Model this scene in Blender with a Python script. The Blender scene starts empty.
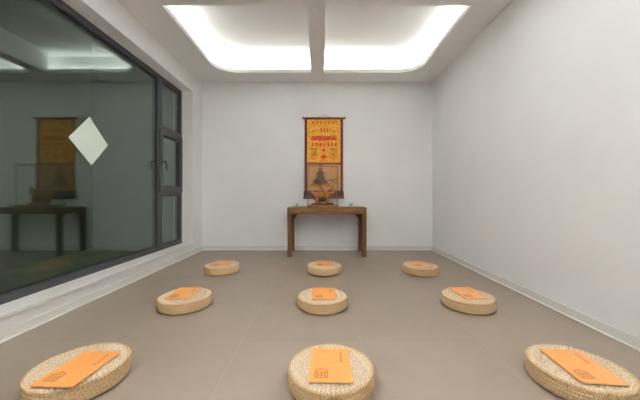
import bpy, bmesh, math, random
from mathutils import Vector, Matrix
random.seed(4)
PI = math.pi
sc = bpy.context.scene
COL = sc.collection

# ------------------------------------------------------------------ helpers
def link(o, parent=None):
    COL.objects.link(o)
    if parent is not None:
        o.parent = parent
    return o

def obj(name, bm, mats, parent=None, smooth=False):
    me = bpy.data.meshes.new(name)
    bm.normal_update()
    bm.to_mesh(me); bm.free()
    for m in (mats if isinstance(mats, (list, tuple)) else [mats]):
        me.materials.append(m)
    if smooth:
        for p in me.polygons: p.use_smooth = True
    return link(bpy.data.objects.new(name, me), parent)

def empty(name, loc=(0, 0, 0), rz=0, parent=None):
    o = bpy.data.objects.new(name, None)
    o.empty_display_size = 0.05
    o.location = loc; o.rotation_euler = (0, 0, rz)
    return link(o, parent)

def tag(o, label, cat, group=None):
    o['label'] = label; o['category'] = cat
    if group: o['group'] = group
    return o

def struct(o):
    o['kind'] = 'structure'
    return o

def box(bm, x0, x1, y0, y1, z0, z1, bev=0.0, mi=0, seg=2):
    r = bmesh.ops.create_cube(bm, size=1.0)
    vs = r['verts']
    for v in vs:
        v.co = Vector((x0 + (v.co.x + .5) * (x1 - x0), y0 + (v.co.y + .5) * (y1 - y0), z0 + (v.co.z + .5) * (z1 - z0)))
    fs = set(f for v in vs for f in v.link_faces)
    for f in fs: f.material_index = mi
    if bev > 0:
        es = list(set(e for v in vs for e in v.link_edges))
        bmesh.ops.bevel(bm, geom=es, offset=bev, segments=seg, affect='EDGES', profile=.5)
    return vs

def boxes(*args, bev=0.0):
    bm = bmesh.new()
    for a in args: box(bm, *a, bev=bev)
    return bm

def tube(bm, pts, r, n=10, caps=True):
    pts = [Vector(p) for p in pts]
    rings = []
    for i, p in enumerate(pts):
        a = pts[max(i - 1, 0)]; b = pts[min(i + 1, len(pts) - 1)]
        t = (b - a).normalized()
        u = t.cross(Vector((0, 0, 1)))
        if u.length < 1e-3: u = t.cross(Vector((0, 1, 0)))
        u.normalize(); w = t.cross(u)
        rr = r[i] if isinstance(r, (list, tuple)) else r
        rings.append([bm.verts.new(p + (u * math.cos(2 * PI * k / n) + w * math.sin(2 * PI * k / n)) * rr) for k in range(n)])
    for A, B in zip(rings, rings[1:]):
        for k in range(n):
            bm.faces.new((A[k], A[(k + 1) % n], B[(k + 1) % n], B[k]))
    if caps:
        bm.faces.new(list(reversed(rings[0]))); bm.faces.new(rings[-1])

def lathe(bm, prof, n=32):
    rings = []
    for r, z in prof:
        if r < 1e-6: rings.append([bm.verts.new((0, 0, z))])
        else: rings.append([bm.verts.new((r * math.cos(2 * PI * k / n), r * math.sin(2 * PI * k / n), z)) for k in range(n)])
    for A, B in zip(rings, rings[1:]):
        for k in range(n):
            k2 = (k + 1) % n
            if len(A) == 1 and len(B) == 1: continue
            if len(A) == 1: bm.faces.new((A[0], B[k2], B[k]))
            elif len(B) == 1: bm.faces.new((A[k], A[k2], B[0]))
            else: bm.faces.new((A[k], A[k2], B[k2], B[k]))
    bmesh.ops.recalc_face_normals(bm, faces=bm.faces)

# ------------------------------------------------------------------ materials
def mat(name, col=(.8, .8, .8), rough=.5, metal=0.0, spec=.5):
    m = bpy.data.materials.new(name); m.use_nodes = True
    b = m.node_tree.nodes['Principled BSDF']
    b.inputs['Base Color'].default_value = (*col, 1)
    b.inputs['Roughness'].default_value = rough
    b.inputs['Metallic'].default_value = metal
    b.inputs['Specular IOR Level'].default_value = spec
    return m

def N(m, t, **kw):
    n = m.node_tree.nodes.new(t)
    for k, v in kw.items():
        if k in n.inputs.keys() if isinstance(k, str) else False: n.inputs[k].default_value = v
        else: setattr(n, k, v)
    return n
def L(m, a, b): m.node_tree.links.new(a, b)
def bsdf(m): return m.node_tree.nodes['Principled BSDF']

def ramp(m, src, stops):
    r = N(m, 'ShaderNodeValToRGB')
    e = r.color_ramp.elements
    while len(e) < len(stops): e.new(.5)
    for i, (p, c) in enumerate(stops):
        e[i].position = p; e[i].color = (*c, 1)
    L(m, src, r.inputs['Fac'])
    return r.outputs['Color']

def plaster(name, col, var=.02, rough=.75):
    m = mat(name, col, rough, spec=.3)
    tc = N(m, 'ShaderNodeTexCoord')
    n = N(m, 'ShaderNodeTexNoise'); n.inputs['Scale'].default_value = 1.7; n.inputs['Detail'].default_value = 5
    L(m, tc.outputs['Object'], n.inputs['Vector'])
    c = ramp(m, n.outputs['Fac'], [(.3, tuple(x - var for x in col)), (.7, tuple(x + var for x in col))])
    L(m, c, bsdf(m).inputs['Base Color'])
    n2 = N(m, 'ShaderNodeTexNoise'); n2.inputs['Scale'].default_value = 180
    L(m, tc.outputs['Object'], n2.inputs['Vector'])
    bp = N(m, 'ShaderNodeBump'); bp.inputs['Strength'].default_value = .04; bp.inputs['Distance'].default_value = .002
    L(m, n2.outputs['Fac'], bp.inputs['Height']); L(m, bp.outputs['Normal'], bsdf(m).inputs['Normal'])
    return m

M = {}
M['wall'] = plaster('wall_paint', (.835, .832, .832))
M['ceil'] = plaster('ceiling_paint', (.87, .86, .845), .01)
M['trimw'] = plaster('trim_paint', (.74, .735, .71), .015, .45)
M['skirt'] = plaster('skirting_stone', (.68, .67, .63), .02, .35)
M['bead'] = mat('sealant_bead', (.85, .83, .78), .4)
M['sill'] = plaster('sill_stone', (.76, .745, .72), .03, .35)

# floor : large matt porcelain tiles with pale joints
def floor_mat():
    m = mat('floor_tile', (.33, .28, .235), .42, spec=.45)
    tc = N(m, 'ShaderNodeTexCoord')
    mp = N(m, 'ShaderNodeMapping'); mp.inputs['Location'].default_value = (.54, -2.757, 0)
    L(m, tc.outputs['Object'], mp.inputs['Vector'])
    br = N(m, 'ShaderNodeTexBrick'); br.offset = 0; br.offset_frequency = 2
    br.inputs['Scale'].default_value = 1; br.inputs['Brick Width'].default_value = .82; br.inputs['Row Height'].default_value = .82
    br.inputs['Mortar Size'].default_value = .0022; br.inputs['Mortar Smooth'].default_value = .2
    br.inputs['Color1'].default_value = (.97, .97, .97, 1); br.inputs['Color2'].default_value = (1.03, 1.03, 1.03, 1)
    br.inputs['Mortar'].default_value = (1.22, 1.24, 1.28, 1); br.inputs['Bias'].default_value = 0
    L(m, mp.outputs['Vector'], br.inputs['Vector'])
    n = N(m, 'ShaderNodeTexNoise'); n.inputs['Scale'].default_value = 2.2; n.inputs['Detail'].default_value = 8; n.inputs['Roughness'].default_value = .65
    L(m, tc.outputs['Object'], n.inputs['Vector'])
    c = ramp(m, n.outputs['Fac'], [(.3, (.205, .160, .124)), (.7, (.232, .184, .144))])
    mx = N(m, 'ShaderNodeMix'); mx.data_type = 'RGBA'; mx.blend_type = 'MULTIPLY'; mx.inputs['Factor'].default_value = 1
    L(m, c, mx.inputs['A']); L(m, br.outputs['Color'], mx.inputs['B'])
    L(m, mx.outputs['Result'], bsdf(m).inputs['Base Color'])
    bp = N(m, 'ShaderNodeBump'); bp.inputs['Strength'].default_value = .15; bp.inputs['Distance'].default_value = .001; bp.invert = True
    L(m, br.outputs['Fac'], bp.inputs['Height']); L(m, bp.outputs['Normal'], bsdf(m).inputs['Normal'])
    return m
M['floor'] = floor_mat()

def wood(name, c1, c2, rough=.38, scale=(2, 2, 28)):
    m = mat(name, c1, rough)
    tc = N(m, 'ShaderNodeTexCoord'); mp = N(m, 'ShaderNodeMapping'); mp.inputs['Scale'].default_value = scale
    L(m, tc.outputs['Object'], mp.inputs['Vector'])
    n = N(m, 'ShaderNodeTexNoise'); n.inputs['Scale'].default_value = 3; n.inputs['Detail'].default_value = 6; n.inputs['Distortion'].default_value = .6
    L(m, mp.outputs['Vector'], n.inputs['Vector'])
    L(m, ramp(m, n.outputs['Fac'], [(.32, c1), (.68, c2)]), bsdf(m).inputs['Base Color'])
    bsdf(m).inputs['Specular IOR Level'].default_value = .16
    return m
M['wood_h'] = wood('table_wood_rail', (.042, .018, .004), (.125, .057, .015), .5, (2, 20, 28))
M['wood_v'] = wood('table_wood_leg', (.036, .015, .004), (.095, .043, .012), .5, (28, 28, 2))
M['casewood'] = wood('case_base_wood', (.085, .028, .009), (.19, .068, .022), .3, (3, 20, 20))
M['carving'] = wood('carved_root_wood', (.085, .020, .005), (.43, .145, .022), .25, (6, 6, 12))
M['rod'] = wood('scroll_rod_wood', (.09, .018, .010), (.17, .035, .018), .3, (4, 30, 30))
M['frame'] = mat('window_aluminium', (.036, .038, .037), .5, 0, .3)
M['gasket'] = mat('gasket_rubber', (.012, .012, .012), .6)
M['handle'] = mat('handle_metal', (.025, .025, .025), .35, .6)
M['caseframe'] = mat('case_frame', (.055, .025, .015), .35)
M['hollow_dark'] = mat('hollow_shade_paint', (.010, .013, .009), .15)  # near-black colour stands in for the shade inside the carving's hollow
M['cord'] = mat('cord', (.25, .16, .08), .8)
M['metal'] = mat('nail_metal', (.5, .48, .45), .35, .9)
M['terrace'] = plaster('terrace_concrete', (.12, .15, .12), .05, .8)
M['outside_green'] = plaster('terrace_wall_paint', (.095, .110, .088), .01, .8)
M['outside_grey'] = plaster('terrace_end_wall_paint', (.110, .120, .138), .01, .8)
M['paper'] = mat('diamond_paper', (.66, .74, .66), .8, spec=.2)

def glass(name, tint, r0=.042):
    m = bpy.data.materials.new(name); m.use_nodes = True
    nt = m.node_tree; nt.nodes.clear()
    out = N(m, 'ShaderNodeOutputMaterial')
    g = N(m, 'ShaderNodeNewGeometry')
    d = N(m, 'ShaderNodeVectorMath', operation='DOT_PRODUCT')
    L(m, g.outputs['Incoming'], d.inputs[0]); L(m, g.outputs['Normal'], d.inputs[1])
    a = N(m, 'ShaderNodeMath', operation='ABSOLUTE'); L(m, d.outputs['Value'], a.inputs[0])
    s = N(m, 'ShaderNodeMath', operation='SUBTRACT'); s.inputs[0].default_value = 1; L(m, a.outputs[0], s.inputs[1])
    p = N(m, 'ShaderNodeMath', operation='POWER'); L(m, s.outputs[0], p.inputs[0]); p.inputs[1].default_value = 5
    ma = N(m, 'ShaderNodeMath', operation='MULTIPLY_ADD'); L(m, p.outputs[0], ma.inputs[0])
    ma.inputs[1].default_value = 1 - r0; ma.inputs[2].default_value = r0
    t = N(m, 'ShaderNodeBsdfTransparent'); t.inputs['Color'].default_value = (*tint, 1)
    gl = N(m, 'ShaderNodeBsdfGlossy'); gl.inputs['Roughness'].default_value = 0.0; gl.inputs['Color'].default_value = (.93, 1, .96, 1)
    mx = N(m, 'ShaderNodeMixShader')
    L(m, ma.outputs[0], mx.inputs[0]); L(m, t.outputs[0], mx.inputs[1]); L(m, gl.outputs[0], mx.inputs[2])
    L(m, mx.outputs[0], out.inputs['Surface'])
    return m
M['glass'] = glass('window_glass', (.955, .985, .965), .05)
M['caseglass'] = glass('case_glass', (.99, .99, .985), .012)

def greencup():
    m = mat('green_glass', (.50, .76, .38), .12)
    bsdf(m).inputs['Transmission Weight'].default_value = .35
    return m
M['cup'] = greencup()
M['wax'] = mat('pale_wax', (.55, .72, .50), .5)

# straw : uv u = turns around, v = along the profile
def straw(name, c1, c2, c3, su, sv):
    m = mat(name, c2, .62, spec=.3)
    uv = N(m, 'ShaderNodeUVMap')
    mp = N(m, 'ShaderNodeMapping'); mp.inputs['Scale'].default_value = (su, sv, 1)
    L(m, uv.outputs['UV'], mp.inputs['Vector'])
    n = N(m, 'ShaderNodeTexNoise'); n.inputs['Scale'].default_value = 1; n.inputs['Detail'].default_value = 4; n.inputs['Roughness'].default_value = .7
    L(m, mp.outputs['Vector'], n.inputs['Vector'])
    L(m, ramp(m, n.outputs['Fac'], [(.28, c1), (.5, c2), (.72, c3)]), bsdf(m).inputs['Base Color'])
    bp = N(m, 'ShaderNodeBump'); bp.inputs['Strength'].default_value = .5; bp.inputs['Distance'].default_value = .002
    L(m, n.outputs['Fac'], bp.inputs['Height']); L(m, bp.outputs['Normal'], bsdf(m).inputs['Normal'])
    return m
M['straw_top'] = straw('straw_top', (.22, .145, .075), (.50, .39, .27), (.74, .64, .50), 170, 45)
M['straw_side'] = straw('straw_side', (.17, .095, .04), (.42, .285, .15), (.62, .46, .285), 190, 36)

def orange():
    m = mat('orange_cover', (.80, .32, .06), .33, spec=.5)
    tc = N(m, 'ShaderNodeTexCoord')
    n = N(m, 'ShaderNodeTexNoise'); n.inputs['Scale'].default_value = 40; n.inputs['Detail'].default_value = 5
    L(m, tc.outputs['Object'], n.inputs['Vector'])
    L(m, ramp(m, n.outputs['Fac'], [(.3, (.60, .245, .060)), (.7, (.66, .28, .082))]), bsdf(m).inputs['Base Color'])
    return m
M['orange'] = orange()
M['ink'] = mat('brown_ink', (.25, .095, .025), .5)
M['pages'] = mat('page_edges', (.75, .50, .28), .7)

def vcol(name):
    m = mat(name, (.5, .5, .5), .7, spec=.2)
    a = N(m, 'ShaderNodeVertexColor'); a.layer_name = 'Col'
    L(m, a.outputs['Color'], bsdf(m).inputs['Base Color'])
    tc = N(m, 'ShaderNodeTexCoord')
    n = N(m, 'ShaderNodeTexNoise'); n.inputs['Scale'].default_value = 400
    L(m, tc.outputs['Object'], n.inputs['Vector'])
    bp = N(m, 'ShaderNodeBump'); bp.inputs['Strength'].default_value = .2; bp.inputs['Distance'].default_value = .001
    L(m, n.outputs['Fac'], bp.inputs['Height']); L(m, bp.outputs['Normal'], bsdf(m).inputs['Normal'])
    return m
M['silk'] = vcol('woven_silk')

# ------------------------------------------------------------------ room
XL, XR, YB, YF, ZC = -2.19, 2.08, 5.26, -1.5, 3.11
ZU = 3.46                     # raised ceiling inside the trays
T = .2
struct(obj('floor', boxes((XL - .32, XR + T, YF - T, YB + T, -.12, 0)), M['floor']))
struct(obj('wall_back', boxes((XL - .32, XR + T, YB, YB + T, 0, 3.62)), M['wall']))
struct(obj('wall_front', boxes((XL - .32, XR + T, YF - T, YF, 0, 3.62)), M['wall']))
struct(obj('wall_right', boxes((XR, XR + T, YF, YB, 0, 3.62)), M['wall']))
WY0, WY1, WZ0, WZ1 = .45, 4.885, .16, 2.80
XO = XL - .32                 # outer face of the window wall
struct(obj('wall_left', boxes((XO, XL, YF, WY0, 0, 3.62), (XO, XL, WY1, YB, 0, 3.62),
                              (XO, XL, WY0, WY1, WZ1, 3.62), (XO, XL, WY0, WY1, 0, WZ0)), M['wall']))

# skirting, each with a pale sealant bead at its foot
def skirting(name, a, bead):
    o = struct(obj(name, boxes(a, bev=.003), M['skirt']))
    obj('sealant_bead', boxes(bead, bev=.002), M['bead'], o)
skirting('baseboard_right', (XR - .012, XR, YF, YB - .012, 0, .075), (XR - .030, XR - .0125, YF, YB - .03, 0, .010))
skirting('baseboard_back', (XL + .012, XR - .012, YB - .012, YB, 0, .075), (XL + .03, XR - .03, YB - .030, YB - .0125, 0, .010))
skirting('baseboard_left', (XL, XL + .010, YF, YB - .012, 0, .07), (XL + .0105, XL + .028, YF, YB - .03, 0, .010))

# ceiling soffit with two rounded tray openings
TX0, TX1 = -1.765, 1.70
TRAYS = [(3.03 + .12, 4.87, 'far'), (-1.0, 3.03 - .12 + .02, 'near')]  # near tray is out of view, lengthened to give more fill light
def rounded(x0, x1, y0, y1, r, far):
    pts = []
    n = 10
    def arc(cx, cy, a0):
        return [(cx + r * math.cos(a0 + PI / 2 * k / n), cy + r * math.sin(a0 + PI / 2 * k / n)) for k in range(n + 1)]
    if far: pts = [(x0, y0), (x1, y0)] + arc(x1 - r, y1 - r, 0) + arc(x0 + r, y1 - r, PI / 2)
    else: pts = arc(x0 + r, y0 + r, PI) + arc(x1 - r, y0 + r, 1.5 * PI) + [(x1, y1), (x0, y1)]
    return pts
def plate(name, loops, z0, z1, m):
    cu = bpy.data.curves.new(name, 'CURVE'); cu.dimensions = '2D'; cu.fill_mode = 'BOTH'
    cu.extrude = (z1 - z0) / 2
    for pts in loops:
        s = cu.splines.new('POLY'); s.points.add(len(pts) - 1); s.use_cyclic_u = True
        for p, q in zip(s.points, pts): p.co = (q[0], q[1], 0, 1)
    tmp = bpy.data.objects.new(name, cu); COL.objects.link(tmp)
    dg = bpy.context.evaluated_depsgraph_get()
    me = bpy.data.meshes.new_from_object(tmp.evaluated_get(dg))
    bpy.data.objects.remove(tmp); bpy.data.curves.remove(cu)
    for v in me.vertices: v.co.z += (z0 + z1) / 2
    me.name = name
    me.materials.clear(); me.materials.append(m)
    for p in me.polygons: p.material_index = 0; p.use_smooth = False
    return link(bpy.data.objects.new(name, me))
R = .36
holes = [rounded(TX0, TX1, y0, y1, R, k == 'far') for y0, y1, k in TRAYS]
outer = [(XL, YF), (XR, YF), (XR, YB), (XL, YB)]
LED = .035                     # thickness of the ledge that carries the lamps
struct(plate('ceiling', [outer] + holes, ZC, ZC + LED, M['ceil']))
# upstand (lip) around each opening and the cove wall set back behind it
CW = .15
def grow(pts, c, d):           # offset a loop outwards
    out = []
    n = len(pts)
    for i in range(n):
        a, b, e = Vector(pts[i - 1]), Vector(pts[i]), Vector(pts[(i + 1) % n])
        t1 = (b - a).normalized(); t2 = (e - b).normalized()
        n1 = Vector((t1.y, -t1.x)); n2 = Vector((t2.y, -t2.x))
        m_ = (n1 + n2).normalized(); k = d / max(.3, m_.dot(n1))
        out.append(tuple(b + m_ * k))
    return out
def wallband(bm, pts, z0, z1, skip):
    n = len(pts)
    for i in range(n):
        a, b = pts[i], pts[(i + 1) % n]
        if skip(a, b): continue
        v = [bm.verts.new((a[0], a[1], z0)), bm.verts.new((b[0], b[1], z0)), bm.verts.new((b[0], b[1], z1)), bm.verts.new((a[0], a[1], z1))]
        bm.faces.new(v)
for k, ((y0, y1, kind), pts) in enumerate(zip(TRAYS, holes)):
    inner_y = y0 if kind == 'far' else y1
    skip = lambda a, b: abs(a[1] - inner_y) < 1e-6 and abs(b[1] - inner_y) < 1e-6
    bm = bmesh.new(); wallband(bm, pts, ZC, ZC + .062, skip)
    bmesh.ops.remove_doubles(bm, verts=bm.verts, dist=1e-5)
    o = obj('trim_%d' % (k + 1), bm, M['ceil'])
    s = o.modifiers.new('thick', 'SOLIDIFY'); s.thickness = .014; s.offset = -1
    struct(o)
# raised ceiling with the cove walls : one shell over both trays
yA, yB = TRAYS[1][0] - CW, TRAYS[0][1] + CW
shell = rounded(TX0 - CW, TX1 + CW, 3.0, yB, R + CW, True)[2:] + rounded(TX0 - CW, TX1 + CW, yA, 3.0, R + CW, False)[:-2]
bm = bmesh.new()
wallband(bm, shell, ZC + LED, ZU, lambda a, b: False)
bm.faces.new([bm.verts.new((p[0], p[1], ZU)) for p in shell])
bmesh.ops.remove_doubles(bm, verts=bm.verts, dist=1e-5)
bmesh.ops.recalc_face_normals(bm, faces=bm.faces)
o = struct(obj('ceiling_tray', bm, M['ceil']))
s = o.modifiers.new('thick', 'SOLIDIFY'); s.thickness = .05; s.offset = 1
# roof slab that closes the void over the soffit
struct(obj('ceiling_slab', boxes((XL - .32, XR + T, YF - T, YB + T, 3.62, 3.72)), M['ceil']))
# beams
for k, (y0, y1, kind) in enumerate(TRAYS):
    struct(obj('trim_%d' % (k + 3), boxes((-.15, .067, y0, y1, ZC, ZU)), M['ceil']))
struct(obj('trim_5', boxes((TX0, TX1, TRAYS[1][1], TRAYS[0][0], ZC + LED, ZU)), M['ceil']))

# LED strips lying in the coves; the unseen near ones are boosted as fill
PFAR, PNEAR_FILL = 3.6, 80
def strip(x, y, along, outward, length, P, tilt):
    li = bpy.data.lights.new('cove_strip', 'AREA'); li.shape = 'RECTANGLE'
    li.size = .03; li.size_y = length; li.energy = P * length; li.color = (.955, .99, 1.0)
    o = bpy.data.objects.new('cove_strip', li); COL.objects.link(o)
    ya = Vector((along[0], along[1], 0)).normalized(); out = Vector((outward[0], outward[1], 0)).normalized()
    za = -(out * math.sin(tilt) + Vector((0, 0, math.cos(tilt))))      # lamps shine along -z
    xa = ya.cross(za)
    o.matrix_world = Matrix.Translation((x, y, ZC + LED + .014)) @ Matrix((xa, ya, za)).transposed().to_4x4()
    return o
for y0, y1, kind in TRAYS:
    far = kind == 'far'
    PW, tilt = (PFAR, math.radians(42)) if far else (PNEAR_FILL, 0)
    off = .095 if far else .06
    ya, yb = (y0 + .03, y1 - R) if far else (y0 + R, y1 - .03)
    for x, sg in ((TX0 - off, -1), (TX1 + off, 1)):
        strip(x, (ya + yb) / 2, (0, 1), (sg, 0), yb - ya, PW, tilt)
    sy = 1 if far else -1
    strip((TX0 + TX1) / 2, y1 + off if far else y0 - off, (1, 0), (0, sy), TX1 - TX0 - 2 * R, PW, tilt)
    cy = y1 - R if far else y0 + R
    rr = R + off
    for cx, sx in ((TX0 + R, -1), (TX1 - R, 1)):
        for a in (15, 45, 75):
            a = math.radians(a)
            d = (sx * math.cos(a), sy * math.sin(a))
            strip(cx + rr * d[0], cy + rr * d[1], (-d[1], d[0]), d, rr * PI / 6, PW, tilt)

# ------------------------------------------------------------------ window
GX = -2.398                    # glass
FX0, FX1 = -2.47, -2.375       # frame depth
SZ = .19                       # top of sill
win = struct(empty('window_1', (-2.42, WY1, SZ)))
win['label'] = 'large dark framed window with a fixed pane and a narrow casement column'
W = Vector(win.location)
def wobj(name, bm, m, parent=win, smooth=False):
    bmesh.ops.translate(bm, verts=bm.verts, vec=-W)
    return obj(name, bm, m, parent, smooth)
MY0, MY1 = 4.17, 4.275         # mullion
FZ0, FZ1 = SZ, WZ1
fw = .062
fb = boxes((FX0, FX1, WY0, WY1, FZ0, FZ0 + fw), (FX0, FX1, WY0, WY1, FZ1 - fw, FZ1),
           (FX0, FX1, WY0, WY0 + fw, FZ0 + fw, FZ1 - fw), (FX0, FX1, WY1 - fw, WY1, FZ0 + fw, FZ1 - fw), bev=.003)
wobj('window_frame', fb, M['frame'])
wobj('mullion', boxes((FX0, FX1, MY0, MY1, FZ0 + fw, FZ1 - fw), bev=.003), M['frame'])
for z0, z1 in ((1.01, 1.08), (1.98, 2.045)):
    wobj('transom', boxes((FX0, FX1, MY1, WY1 - fw, z0, z1), bev=.003), M['frame'])
def pane(y0, y1, z0, z1, parent=win, dx=0):
    p = wobj('pane', boxes((GX - .003 + dx, GX + .003 + dx, y0, y1, z0, z1), (GX - .021 + dx, GX - .015 + dx, y0, y1, z0, z1)), M['glass'], parent)
    g = .016
    bm = boxes((GX - .026 + dx, GX + .016 + dx, y0 - .001, y1 + .001, z0 - .001, z0 + g), (GX - .026 + dx, GX + .016 + dx, y0 - .001, y1 + .001, z1 - g, z1 + .001),
               (GX - .026 + dx, GX + .016 + dx, y0 - .001, y0 + g, z0 + g, z1 - g), (GX - .026 + dx, GX + .016 + dx, y1 - g, y1 + .001, z0 + g, z1 - g))
    wobj('gasket', bm, M['gasket'], parent)
pane(WY0 + fw, MY0, FZ0 + fw, FZ1 - fw)
pane(MY1, WY1 - fw, FZ0 + fw, 1.01)
pane(MY1, WY1 - fw, 2.045, FZ1 - fw)
# opening sash
sx0, sx1 = -2.45, -2.352
sy0, sy1, sz0, sz1 = MY1 - .085, WY1 - fw + .03, 1.065, 1.995
sw = .078
sash = wobj('sash', boxes((FX1 + .0005, sx1, sy0, sy1, sz0, sz0 + sw), (FX1 + .0005, sx1, sy0, sy1, sz1 - sw, sz1),
            (FX1 + .0005, sx1, sy0, sy0 + sw, sz0 + sw, sz1 - sw), (FX1 + .0005, sx1, sy1 - sw, sy1, sz0 + sw, sz1 - sw),
            (sx0, FX1 + .0005, sy1 - sw, WY1 - fw - .001, 1.081, 1.979),
            (sx0, FX1 + .0005, sy0 + sw, sy1 - sw, 1.081, sz0 + sw), (sx0, FX1 + .0005, sy0 + sw, sy1 - sw, sz1 - sw, 1.979)), M['frame'])
pane(sy0 + sw, sy1 - sw, sz0 + sw, sz1 - sw, sash, .012)
hb = bmesh.new()
hy = sy0 + .034; hz = 1.51
box(hb, sx1, sx1 + .010, hy - .017, hy + .017, hz - .075, hz + .065, bev=.003)
tube(hb, [(sx1 + .008, hy, hz), (sx1 + .068, hy, hz)], .013, 12)
tube(hb, [(sx1 + .060, hy, hz + .016), (sx1 + .064, hy, hz - .02), (sx1 + .070, hy + .003, hz - .08), (sx1 + .068, hy + .006, hz - .125)], [.013, .013, .012, .009], 12)
wobj('handle', hb, M['handle'], sash, True)
# stone sill board with a nose over the plinth
struct(obj('window_sill', boxes((XO, XL + .025, WY0, WY1 - .0005, WZ0 + .0005, SZ), bev=.004), M['sill']))

# diamond paper stuck on the pane
bm = bmesh.new()
c = Vector((GX + .0034, 2.955, 1.572)); h = .252
for dx in (0, .0006):
    for dy, dz in ((-h, -.012), (.02, -h), (h, .0), (-.005, h)): bm.verts.new((dx, dy, dz))
bm.verts.ensure_lookup_table()
v = bm.verts
bm.faces.new((v[3], v[2], v[1], v[0])); bm.faces.new((v[4], v[5], v[6], v[7]))
for i in range(4):
    j = (i + 1) % 4
    bm.faces.new((v[i], v[j], v[4 + j], v[4 + i]))
bmesh.ops.recalc_face_normals(bm, faces=bm.faces)
d = obj('diamond_sticker', bm, M['paper']); d.location = c
tag(d, 'pale green-white square of paper stuck cornerwise on the large window pane', 'sticker')

# ground outside
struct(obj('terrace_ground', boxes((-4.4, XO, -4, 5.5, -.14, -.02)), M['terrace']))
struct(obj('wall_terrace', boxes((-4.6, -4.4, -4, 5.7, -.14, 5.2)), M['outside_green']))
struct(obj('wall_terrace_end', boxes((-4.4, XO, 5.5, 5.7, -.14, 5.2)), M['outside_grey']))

# ------------------------------------------------------------------ altar table
TX, TY, TZ = .115, 4.925, .81
tw, td = .6525, .267
tab = empty('altar_table', (TX, TY, 0))
tag(tab, 'dark brown wooden altar table with straight legs against the back wall', 'table')
obj('tabletop', boxes((-tw, tw, -td, td, TZ - .036, TZ), bev=.003), M['wood_h'], tab)
lw = .066
for sx in (-1, 1):
    for sy in (-1, 1):
        x0, x1 = sorted((sx * tw, sx * (tw - lw))); y0, y1 = sorted((sy * td, sy * (td - lw)))
        bm = bmesh.new()
        vs = box(bm, x0, x1, y0, y1, 0, TZ - .0365)
        for q in vs:                       # hoof: slight inward taper above the foot
            if q.co.z < .01: q.co.x += sx * -.004; q.co.y += sy * -.004
        box(bm, x0 + .001, x1 - .001, y0 + .001, y1 - .001, 0, .05, bev=.004)
        obj('leg', bm, M['wood_v'], tab)
ap = TZ - .105
for sy in (-1, 1):
    y0, y1 = sorted((sy * (td - .004), sy * (td - .028)))
    obj('apron', boxes((-tw + lw, tw - lw, y0, y1, ap, TZ - .0365), bev=.002), M['wood_h'], tab)
for sx in (-1, 1):
    x0, x1 = sorted((sx * (tw - .004), sx * (tw - .028)))
    obj('side_apron', boxes((x0, x1, -td + lw, td - lw, ap, TZ - .0365), bev=.002), M['wood_h'], tab)
def bracket(sx, sy):
    bm = bmesh.new()
    xs = sx * (tw - lw)
    prof = [(0, 0), (.105, 0), (.100, -.022), (.066, -.034), (.044, -.056), (.026, -.084), (.018, -.100), (0, -.104)]
    y0, y1 = sy * (td - .006), sy * (td - .026)
    A = [bm.verts.new((xs - sx * p[0], y0, ap + p[1])) for p in prof]
    B = [bm.verts.new((xs - sx * p[0], y1, ap + p[1])) for p in prof]
    bm.faces.new(A); bm.faces.new(list(reversed(B)))
    for i in range(len(prof)):
        j = (i + 1) % len(prof); bm.faces.new((A[i], A[j], B[j], B[i]))
    bmesh.ops.recalc_face_normals(bm, faces=bm.faces)
    obj('corner_bracket', bm, M['wood_h'], tab)
for sx in (-1, 1):
    bracket(sx, 1); 
    # brackets under the side rails
    x0, x1 = sx * (tw - .006), sx * (tw - .026)
    for sy in (-1, 1):
        bm = bmesh.new()
        ys = sy * (td - lw)
        prof = [(0, 0), (.06, 0), (.055, -.015), (.03, -.022), (.016, -.045), (0, -.055)]
        A = [bm.verts.new((x0, ys - sy * p[0], ap + p[1])) for p in prof]
        B = [bm.verts.new((x1, ys - sy * p[0], ap + p[1])) for p in prof]
        bm.faces.new(A); bm.faces.new(list(reversed(B)))
        for i in range(len(prof)):
            j = (i + 1) % len(prof); bm.faces.new((A[i], A[j], B[j], B[i]))
        bmesh.ops.recalc_face_normals(bm, faces=bm.faces)
        obj('corner_bracket', bm, M['wood_h'], tab)

# ------------------------------------------------------------------ glass display case
CX, CY = .045, 4.94
case = empty('display_case', (CX, CY, TZ))
tag(case, 'clear glass display case with thin dark edges standing on the altar table', 'display case')
cw, cd, ch = .25, .17, .72
bz = .036
obj('case_base', boxes((-cw - .014, cw + .014, -cd - .014, cd + .014, 0, bz), bev=.005), M['casewood'], case)
g = .005
for nm, a in (('pane', (-cw, cw, -cd, -cd + g, bz, ch)), ('pane', (-cw, cw, cd - g, cd, bz, ch)),
              ('pane', (-cw, -cw + g, -cd + g, cd - g, bz, ch)), ('pane', (cw - g, cw, -cd + g, cd - g, bz, ch)),
              ('top_pane', (-cw, cw, -cd, cd, ch, ch + g))):
    obj(nm, boxes(a), M['caseglass'], case)
e = .004
fr = bmesh.new()
for sx in (-1, 1):
    for sy in (-1, 1):
        x, y = sx * cw, sy * cd
        box(fr, x - e, x + e, y - e, y + e, bz, ch + g + .004)
for sy in (-1, 1): box(fr, -cw, cw, sy * cd - e, sy * cd + e, ch - .004, ch + g + .006)
for sx in (-1, 1): box(fr, sx * cw - e, sx * cw + e, -cd, cd, ch - .004, ch + g + .006)
obj('frame', fr, M['caseframe'], case)

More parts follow.
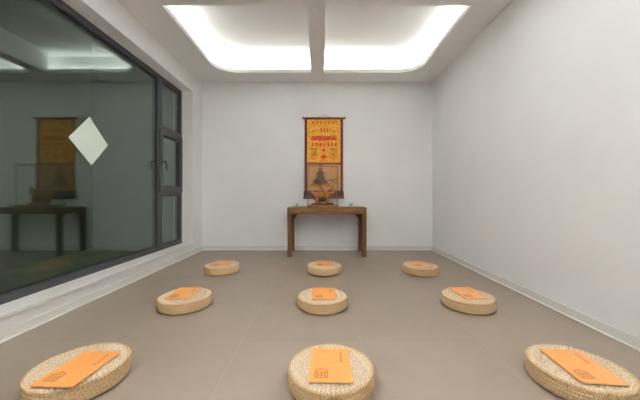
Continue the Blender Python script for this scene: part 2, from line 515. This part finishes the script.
# carved root inside the case
car = empty('wood_carving', (CX, CY, TZ + bz - .0055)); car.scale = (.98, .95, 1.12)
tag(car, 'orange-brown carved root sculpture with a dark hollow inside the glass case', 'sculpture')
def skin(name, chains, m, parent, disp=.012, scale=.05):
    me = bpy.data.meshes.new(name)
    verts, edges, rad = [], [], []
    for ch_ in chains:
        prev = None
        for p in ch_:
            if isinstance(p, int): prev = p; continue
            verts.append(p[:3]); rad.append(p[3])
            if prev is not None: edges.append((prev, len(verts) - 1))
            prev = len(verts) - 1
    me.from_pydata(verts, edges, [])
    me.materials.append(m)
    o = link(bpy.data.objects.new(name, me), parent)
    o.modifiers.new('skin', 'SKIN')
    if not me.skin_vertices: me.attributes.new('skin', 'FLOAT', 'POINT')
    for sv, r in zip(me.skin_vertices[0].data, rad):
        sv.radius = r if isinstance(r, tuple) else (r, r)
    me.skin_vertices[0].data[0].use_root = True
    s = o.modifiers.new('sub', 'SUBSURF'); s.levels = 3; s.render_levels = 3
    tx = bpy.data.textures.new(name, 'CLOUDS'); tx.noise_scale = scale
    dm = o.modifiers.new('disp', 'DISPLACE'); dm.texture = tx; dm.strength = disp; dm.mid_level = .5
    dg = bpy.context.evaluated_depsgraph_get()
    me2 = bpy.data.meshes.new_from_object(o.evaluated_get(dg))
    o.modifiers.clear(); o.data = me2
    for p in me2.polygons: p.use_smooth = True
    return o
# body sweeps from a raised prow on the right to a blunt end on the left, with side branches
skin('body', [
    [(-.01, .0, .155, .070), (.06, .0, .175, .058), (.12, -.01, .215, .036), (.165, -.01, .262, .020), (.19, -.01, .292, .010)],
    [0, (-.08, .0, .150, .062), (-.14, .01, .135, .050), (-.19, .01, .150, .020)],
    [0, (.0, .02, .215, .038), (-.02, .02, .265, .022), (-.03, .02, .30, .010)],
    [6, (-.09, -.05, .10, .044), (-.085, -.06, .05, .040), (-.09, -.065, .036, .034)],
    [1, (.065, -.05, .11, .044), (.07, -.06, .05, .038), (.075, -.065, .036, .034), (.0, -.085, .036, .028), (-.06, -.075, .036, .028)],
    [1, (.13, .03, .165, .046), (.20, .04, .200, .030), (.235, .04, .245, .012)],
    [6, (-.17, -.02, .185, .032), (-.215, -.02, .215, .014)],
    [0, (.0, .03, .10, .060), (.0, .02, .066, .055)],
    [1, (.06, .06, .10, .030), (.06, .08, .04, .032), (.06, .09, .034, .028)],
    [6, (-.07, .06, .09, .030), (-.08, .085, .04, .030), (-.085, .09, .034, .028)],
], M['carving'], car, .022, .045)
bm = bmesh.new(); bmesh.ops.create_uvsphere(bm, u_segments=28, v_segments=16, radius=1)  # solid dark lump put where the carving's hollow lies in shade
for q in bm.verts:
    n_ = 1 + .06 * math.sin(5 * q.co.x + 2) * math.cos(4 * q.co.z)
    q.co = Vector((q.co.x * .090 * n_, q.co.y * .045 * n_, q.co.z * .040 * n_)) + Vector((-.01, -.055, .098))
obj('hollow_shade', bm, M['hollow_dark'], car, True)['label'] = 'dark lump standing in for the shaded hollow'
skin('stand', [
    [(0, 0, .026, (.05, .02)), (.08, .0, .024, .020), (.15, -.02, .022, .017), (.2, -.04, .020, .012)],
    [0, (-.08, .0, .024, .020), (-.15, -.02, .022, .017), (-.2, -.05, .020, .012)],
    [0, (0, -.06, .026, .020), (.03, -.10, .022, .014)],
    [0, (0, .06, .026, .020), (-.03, .10, .022, .014)],
], M['casewood'], car, .004, .03)

# green glasses on the table
def cup(x, y, label):
    t = empty('candle_glass', (x, y, TZ))
    tag(t, label, 'candle glass', 'green candle glasses on the altar table')
    bm = bmesh.new()
    lathe(bm, [(0, 0), (.020, 0), (.023, .004), (.027, .030), (.033, .058), (.0335, .060), (.031, .060), (.025, .030), (.021, .008), (0, .008)], 28)
    obj('glass', bm, M['cup'], t, True)
    bm = bmesh.new(); lathe(bm, [(0, .009), (.020, .009), (.0240, .028), (.0245, .040), (.022, .042), (.002, .0425), (.0015, .052), (0, .052)], 24)
    obj('wax', bm, M['wax'], t, True)
cup(-.385, 4.90, 'small pale green candle glass at the left end of the altar table')
cup(.535, 4.90, 'small pale green candle glass at the right end of the altar table')

# ------------------------------------------------------------------ hanging scroll
SY = YB - .012
SX = .072
scr = empty('hanging_scroll', (SX, SY, .95))
tag(scr, 'tall golden brocade scroll with dark red borders hanging on the back wall', 'scroll')
Z0 = .95
def painted(name, x0, x1, z0, z1, nx, nz, fn, y=0.0, th=.002, parent=scr, wavy=None):
    bm = bmesh.new()
    cl = bm.loops.layers.color.new('Col')
    V = []
    for j in range(nz + 1):
        row = []
        for i in range(nx + 1):
            u, w_ = i / nx, j / nz
            x = x0 + (x1 - x0) * u; z = z0 + (z1 - z0) * w_
            if wavy: x = wavy(x, u, z)
            row.append(bm.verts.new((x - SX, y + .0015 * math.sin(z * 9 + x * 3), z - Z0)))
        V.append(row)
    for j in range(nz):
        for i in range(nx):
            f = bm.faces.new((V[j][i], V[j][i + 1], V[j + 1][i + 1], V[j + 1][i]))
            c_ = fn((i + .5) / nx, (j + .5) / nz)
            for lp in f.loops: lp[cl] = (*c_, 1)
    o = obj(name, bm, M['silk'], parent)
    s = o.modifiers.new('thick', 'SOLIDIFY'); s.thickness = th; s.offset = -1
    return o
def s2l(c): return tuple(max(0, min(1, x / 255)) for x in c)   # the byte colour layer is sRGB
GOLD, GOLD2, DKG = (196, 142, 40), (212, 168, 76), (160, 104, 28)
RED, RED2, ORG = (150, 34, 18), (112, 22, 14), (186, 92, 28)
GRN, BRN = (110, 105, 40), (105, 55, 22)
rnd = random.Random(7)
def hsh(i, j): return rnd_tab[(i * 37 + j * 91) % 997]
rnd_tab = [rnd.random() for _ in range(997)]
def upper(u, v):
    x = (u - .5) * 2            # -1..1
    a = abs(x)
    c = GOLD if hsh(int(u * 62), int(v * 80)) > .28 else (DKG if hsh(int(u * 31), int(v * 40)) > .5 else GOLD2)
    def near(x0, y0, rx, ry): return ((a - x0) / rx) ** 2 + ((v - y0) / ry) ** 2
    # cloud band and flame fans near the top
    if .88 < v < .95 and a < .8 and math.sin(x * 26 + math.sin(v * 120)) > .1: c = BRN if v > .915 else ORG
    if .70 < v < .80 and a < .5 and math.sin(x * 34) > .2 and v < .80 - .07 * a: c = RED if a < .3 else ORG
    if .70 < v < .74 and .55 < a < .8 and math.sin(x * 30 + v * 90) > 0: c = BRN
    # main red figured band
    if .515 < v < .625 and a < .82:
        c = RED
        if near(.0, .57, .07, .045) < 1 or near(.28, .57, .09, .04) < 1 or near(.56, .57, .07, .035) < 1:
            c = RED2 if hsh(int(u * 60), int(v * 80)) > .4 else ORG
        elif hsh(int(u * 40), int(v * 70)) > .62: c = ORG
        if a > .70 and math.sin(v * 220) > 0: c = GOLD
    # second thinner red band
    if .385 < v < .47 and a < .82 and math.sin(x * 27 + .6) > -.2:
        c = RED if hsh(int(u * 55), int(v * 75)) > .3 else ORG
    # centre medallion and stacked lotus
    n0 = near(0, .30, .22, .075)
    if n0 < 1: c = ORG if n0 > .55 else (GOLD2 if n0 > .25 else RED)
    if near(0, .15, .19, .055) < 1: c = RED if near(0, .15, .12, .03) < 1 else ORG
    if near(0, .06, .26, .025) < 1 and math.sin(x * 40) > 0: c = ORG
    # side emblems
    n1 = near(.58, .20, .26, .12)
    if n1 < 1 and (math.sin(n1 * 16) > .1) and math.sin(x * 40 + v * 50) > -.5: c = BRN if v > .2 else RED
    if near(.58, .325, .28, .02) < 1: c = GRN
    if v < .02 or v > .985: c = RED2
    return s2l(c)
def lower(u, v):
    x = (u - .5) * 2
    base = (172, 126, 74)
    r = hsh(int(u * 48), int(v * 46))
    c = tuple(k + int((r - .5) * 30) for k in base)
    def E(x0, y0, rx, ry): return ((x - x0) / rx) ** 2 + ((v - y0) / ry) ** 2
    fig = (64, 30, 12)
    # robed seated shape with a rounded head, plain
    xc = -.20
    if E(xc, .83, .13, .075) < 1: c = (104, 62, 30)
    w_ = .13 + .09 * min(1, max(0, (.78 - v) / .10)) + .34 * max(0, (.55 - v) / .35) ** 1.3
    if .2 < v < .78 and abs(x - xc) < w_ + .02 * math.sin(v * 40):
        c = fig if hsh(int(u * 34), int(v * 24)) > .45 else ((104, 50, 18) if hsh(int(u * 20), int(v * 30)) > .4 else (80, 36, 16))
    if .14 < v < .28 and abs(x + .12) < .72 and math.sin(x * 11 + v * 30) > -.4: c = (150, 84, 30)
    # thin branch on the right
    yb = .34 + .08 * math.sin((x - .1) * 6)
    if .05 < x < .75 and abs(v - yb) < .022: c = (96, 58, 30)
    if .45 < x < .75 and abs(v - .42 - .15 * (x - .6)) < .016: c = (96, 58, 30)
    if abs(x - .08 - .2 * (v - .5)) < .02 and .4 < v < .72: c = (120, 80, 44)
    if abs(x) > .96 or v > .985: c = (190, 140, 50)
    return s2l(c)
painted('brocade_panel', -.238, .378, 1.60, 2.425, 96, 130, upper)
painted('divider_band', -.238, .378, 1.575, 1.60, 48, 4, lambda u, v: s2l((110, 22, 14)), -.001)
painted('painting', -.238, .378, 1.10, 1.575, 96, 80, lower)
def bord(u, v):
    k = int(v * 62)
    if (k + (u > .5)) % 2 == 0: return s2l((52, 14, 20))
    return s2l((86, 22, 26) if k % 3 else (116, 52, 40))
wv = lambda sg: (lambda x, u, z: x + sg * (.006 * abs(math.sin(z * 62)) if (u > .99 if sg > 0 else u < .01) else 0))
painted('border', -.282, -.238, 1.10, 2.425, 4, 248, bord, 0, .003, wavy=wv(-1))
painted('border', .378, .424, 1.10, 2.425, 4, 248, bord, 0, .003, wavy=wv(1))
painted('bottom_band', -.300, .438, .975, 1.10, 60, 14, lambda u, v: s2l((44, 15, 17) if math.sin(u * 90) * math.sin(v * 12) < .5 else (84, 38, 26)), -.001, .004)
bm = bmesh.new(); tube(bm, [(-.315 - SX, -.008, 2.437 - Z0), (.457 - SX, -.008, 2.437 - Z0)], .016, 16)
for x in (-.315, .457):
    tube(bm, [(x - .012 - SX, -.008, 2.437 - Z0), (x + .012 - SX, -.008, 2.437 - Z0)], .020, 16)
obj('top_rod', bm, M['rod'], scr, True)
bm = bmesh.new(); tube(bm, [(-.306 - SX, -.008, .968 - Z0), (.444 - SX, -.008, .968 - Z0)], .017, 16)
obj('bottom_roller', bm, M['rod'], scr, True)
bm = bmesh.new(); tube(bm, [(-.04 - SX, -.008, 2.452 - Z0), (.072 - SX, -.004, 2.492 - Z0), (.19 - SX, -.008, 2.452 - Z0)], .003, 6)
obj('hanging_cord', bm, M['cord'], scr)
bm = bmesh.new(); tube(bm, [(0, -.012, 2.494 - Z0), (0, .012, 2.494 - Z0)], .005, 10); tube(bm, [(0, -.015, 2.494 - Z0), (0, -.012, 2.494 - Z0)], .009, 10)
obj('nail', bm, M['metal'], scr)

# ------------------------------------------------------------------ straw cushions
RC, HC = .224, .105
def weave(bm, rows, n=240):
    """rows: list of (r, z, nr, nz, amp, phase, v) ; builds a quad strip of rings with uv"""
    uvl = bm.loops.layers.uv.new('UVMap')
    rings = []
    for r, z, nr, nz, fn, v in rows:
        ring = []
        for k in range(n):
            t = 2 * PI * k / n
            d = fn(t)
            ring.append(bm.verts.new(((r + nr * d) * math.cos(t), (r + nr * d) * math.sin(t), z + nz * d)))
        rings.append(ring)
    for i in range(len(rings) - 1):
        for k in range(n):
            k2 = (k + 1) % n
            f = bm.faces.new((rings[i][k], rings[i][k2], rings[i + 1][k2], rings[i + 1][k]))
            us = (k / n, (k + 1) / n, (k + 1) / n, k / n); vs = (rows[i][5], rows[i][5], rows[i + 1][5], rows[i + 1][5])
            for lp, u_, v_ in zip(f.loops, us, vs): lp[uvl].uv = (u_, v_)
    return rings
def top_z(r): return HC - .005 - .006 * (r / RC) ** 4
rs = random.Random(11)
def make_top():
    bm = bmesh.new(); rows = []
    nrow, sub = 9, 7
    r0, r1 = .005, .2165
    jit = [rs.random() * 6.28 for _ in range(nrow)]
    for i in range(nrow * sub + 1):
        q = i / sub; ri = min(int(q), nrow - 1); ph = min(1, q - ri)
        r = r0 + (r1 - r0) * i / (nrow * sub)
        nb = max(7, int(6 + 6.4 * ri)); sgn = 1 if ri % 2 else -1
        def fn(t, ph=ph, nb=nb, sgn=sgn, ri=ri):
            b = math.sin(PI * ph) ** .7
            k = math.sin(nb * t + sgn * (ph - .5) * 3.6 + jit[ri] + .7 * math.sin(5 * t + ri))
            return   .0080 * b * (.5 + .5 * abs(k) ** .6 * (1 if k > 0 else -1)) + .0014 * math.sin(7 * t + ri * 1.7)
        rows.append((r, top_z(r), 0, 1, fn, r * 5))
    rings = weave(bm, rows, 360)
    bm.faces.new(rings[0])
    bmesh.ops.recalc_face_normals(bm, faces=bm.faces)
    return bm
def make_side():
    bm = bmesh.new(); rows = []
    nrow, sub = 5, 7
    for i in range(nrow * sub + 1):
        s_ = i / (nrow * sub)
        z = .004 + s_ * (HC - .018)
        r = RC - .005 + .004 * math.sin(PI * s_) - (.014 * max(0, 1 - s_ / .2) ** 2)
        q = i / sub; ri = min(int(q), nrow - 1); ph = min(1, q - ri)
        def fn(t, ph=ph, ri=ri):
            k = math.sin(88 * t + (PI if ri % 2 else 0) + .6 * math.sin(11 * t + ri) + (ph - .5) * 1.2)
            return .0038 * math.sin(PI * ph) ** .8 * (.55 + .45 * abs(k) ** .6 * (1 if k > 0 else -1)) + .0010 * math.sin(9 * t + ri)
        rows.append((r, z, 1, 0, fn, z * 5))
    rings = weave(bm, rows, 440)
    bot = [bm.verts.new((q.co.x * .97, q.co.y * .97, .0)) for q in rings[0]]
    n = len(bot)
    for k in range(n): bm.faces.new((bot[k], bot[(k + 1) % n], rings[0][(k + 1) % n], rings[0][k]))
    bm.faces.new(list(reversed(bot)))
    bmesh.ops.recalc_face_normals(bm, faces=bm.faces)
    return bm
def make_rim():
    bm = bmesh.new(); rows = []
    m_ = 12; rr = .0095
    for i in range(m_ + 1):
        a = -1.0 + (PI + .75) * i / m_           # from the side round over the top
        r = RC - rr + rr * math.cos(a); z = HC - .0140 + rr * math.sin(a)
        def fn(t, a=a):
            k = math.sin(84 * t + a * 1.3 + .5 * math.sin(8 * t))
            return .0024 * abs(k) ** .6 * (1 if k > 0 else -1) * max(0, math.sin((a + 1) / (PI + .75) * PI)) + .001 * math.sin(5 * t)
        rows.append((r, z, math.cos(a), math.sin(a), fn, a * .1))
    weave(bm, rows, 420)
    bmesh.ops.recalc_face_normals(bm, faces=bm.faces)
    return bm
cu0 = empty('straw_cushion')
obj('woven_top', make_top(), M['straw_top'], cu0, True)
obj('woven_side', make_side(), M['straw_side'], cu0, True)
obj('edge_braid', make_rim(), M['straw_side'], cu0, True)

# ------------------------------------------------------------------ orange booklets
BW, BD, BH = .21, .297, .006
bk0 = empty('orange_booklet')
def make_cover():
    bm = bmesh.new()
    box(bm, -BW / 2, BW / 2, -BD / 2, BD / 2, 0, .0008)
    box(bm, -BW / 2, BW / 2, -BD / 2, BD / 2, BH - .0008, BH)
    box(bm, -BW / 2, -BW / 2 + .0008, -BD / 2, BD / 2, .0008, BH - .0008)
    zt = BH + .00025
    def bar(cx, cy, w_, h_, ang=0):
        vs = []
        for sx, sy in ((-1, -1), (1, -1), (1, 1), (-1, 1)):
            x, y = sx * w_ / 2, sy * h_ / 2
            vs.append(bm.verts.new((cx + x * math.cos(ang) - y * math.sin(ang), cy + x * math.sin(ang) + y * math.cos(ang), zt)))
        f = bm.faces.new(vs); f.material_index = 1
    # column of small brush characters (illegible at this size) near the upper right edge
    rr = random.Random(3)
    tx = BW / 2 - .047
    for k in range(5):
        cy = BD / 2 - .040 - k * .0205
        for s_ in range(3): bar(tx + rr.uniform(-.001, .001), cy - .006 + s_ * .006, .0150 * rr.uniform(.7, 1), .0034, rr.uniform(-.12, .12))
        bar(tx + rr.uniform(-.004, .004), cy, .0036, .016, rr.uniform(-.15, .15))
        bar(tx + .003, cy - .003, .002, .010, .7)
    # house-shaped emblem near the lower left corner
    ex, ey = -BW / 2 + .058, -BD / 2 + .062
    w_, h_, t_ = .060, .058, .0062
    bar(ex, ey - h_ / 2, w_, t_); bar(ex - w_ / 2, ey - .003, t_, h_ - .004); bar(ex + w_ / 2, ey - .003, t_, h_ - .004)
    bar(ex - w_ / 4, ey + h_ / 2 + .006, w_ * .58, t_, .45); bar(ex + w_ / 4, ey + h_ / 2 + .006, w_ * .58, t_, -.45)
    for k in range(4): bar(ex, ey + h_ / 2 - .008 - k * .012, w_ * (.86 - .05 * k), .0048)
    for x in (-.018, 0, .018): bar(ex + x, ey - .006, .0048, .042)
    bar(ex, ey + h_ / 2 + .006, .0045, .014)
    bmesh.ops.recalc_face_normals(bm, faces=[f for f in bm.faces if f.material_index == 0])
    return bm
obj('cover', make_cover(), [M['orange'], M['ink']], bk0)
obj('pages', boxes((-BW / 2 + .001, BW / 2 - .0015, -BD / 2 + .0015, BD / 2 - .0015, .0009, BH - .0009)), M['pages'], bk0)

def copy_thing(root):
    r = root.copy(); COL.objects.link(r)
    for ch_ in [c for c in bpy.data.objects if c.parent == root]:
        d_ = ch_.copy(); COL.objects.link(d_); d_.parent = r
    return r
spots = [  # x, y, cushion turn, booklet x, y, turn(deg), where
    (-1.285, 1.525, .3, -1.244, 1.470, -3, 'nearest the camera in the column beside the window', 'nearest cushion on the window side'),
    (.058, 1.510, 1.1, .055, 1.500, -1, 'nearest the camera in the middle column', 'nearest cushion of the middle column'),
    (1.370, 1.510, 2.0, 1.363, 1.488, -5.5, 'nearest the camera beside the right wall, cut by the frame', 'nearest cushion beside the right wall'),
    (-1.225, 2.580, .7, -1.243, 2.600, 2, 'second from the camera in the column beside the window', 'second cushion of the column beside the window'),
    (.022, 2.580, 1.7, .037, 2.590, 0, 'second from the camera at the centre of the floor', 'cushion at the centre of the floor'),
    (1.343, 2.580, 2.6, 1.356, 2.605, 3, 'second from the camera in the column beside the right wall', 'second cushion of the column beside the right wall'),
    (-1.285, 3.740, 3.1, -1.283, 3.750, 5, 'farthest in the column beside the window', 'farthest cushion on the window side'),
    (.057, 3.720, 3.6, .050, 3.730, -1, 'right in front of the altar table', 'cushion right in front of the altar table'),
    (1.305, 3.700, 4.1, 1.295, 3.715, 4, 'farthest in the column beside the right wall', 'farthest cushion beside the right wall'),
]
for i, (x, y, rz, bx, by, ba, where, wb) in enumerate(spots):
    c_ = cu0 if i == 0 else copy_thing(cu0)
    c_.location = (x, y, 0); c_.rotation_euler = (0, 0, rz)
    tag(c_, 'round woven straw cushion ' + where, 'cushion', 'round straw cushions on the floor')
    b_ = bk0 if i == 0 else copy_thing(bk0)
    b_.location = (bx, by, HC + .0042); b_.rotation_euler = (0, 0, math.radians(ba))
    tag(b_, 'orange printed booklet lying on the ' + wb, 'booklet', 'orange booklets on the cushions')

# ------------------------------------------------------------------ world, camera, view
w = bpy.data.worlds.new('night'); w.use_nodes = True; sc.world = w
bg = w.node_tree.nodes['Background']
bg.inputs['Color'].default_value = (.80, 1.0, .92, 1); bg.inputs['Strength'].default_value = .026
cam = bpy.data.cameras.new('camera'); cam.sensor_width = 36; cam.lens = 36 * 284 / 640; cam.shift_y = -4 / 640
cam.clip_start = .02
co = bpy.data.objects.new('camera', cam); COL.objects.link(co)
co.location = (0, 0, 1.0); co.rotation_euler = (PI / 2, 0, 0)
sc.camera = co
vs = sc.view_settings
sc.display_settings.display_device = 'sRGB'
vs.view_transform = 'Standard'; vs.look = 'None'; vs.exposure = .30; vs.gamma = 1; vs.use_curve_mapping = False
cy = sc.cycles
cy.max_bounces = 16; cy.diffuse_bounces = 8; cy.glossy_bounces = 8; cy.transparent_max_bounces = 24
cy.sample_clamp_indirect = 6; cy.use_adaptive_sampling = False
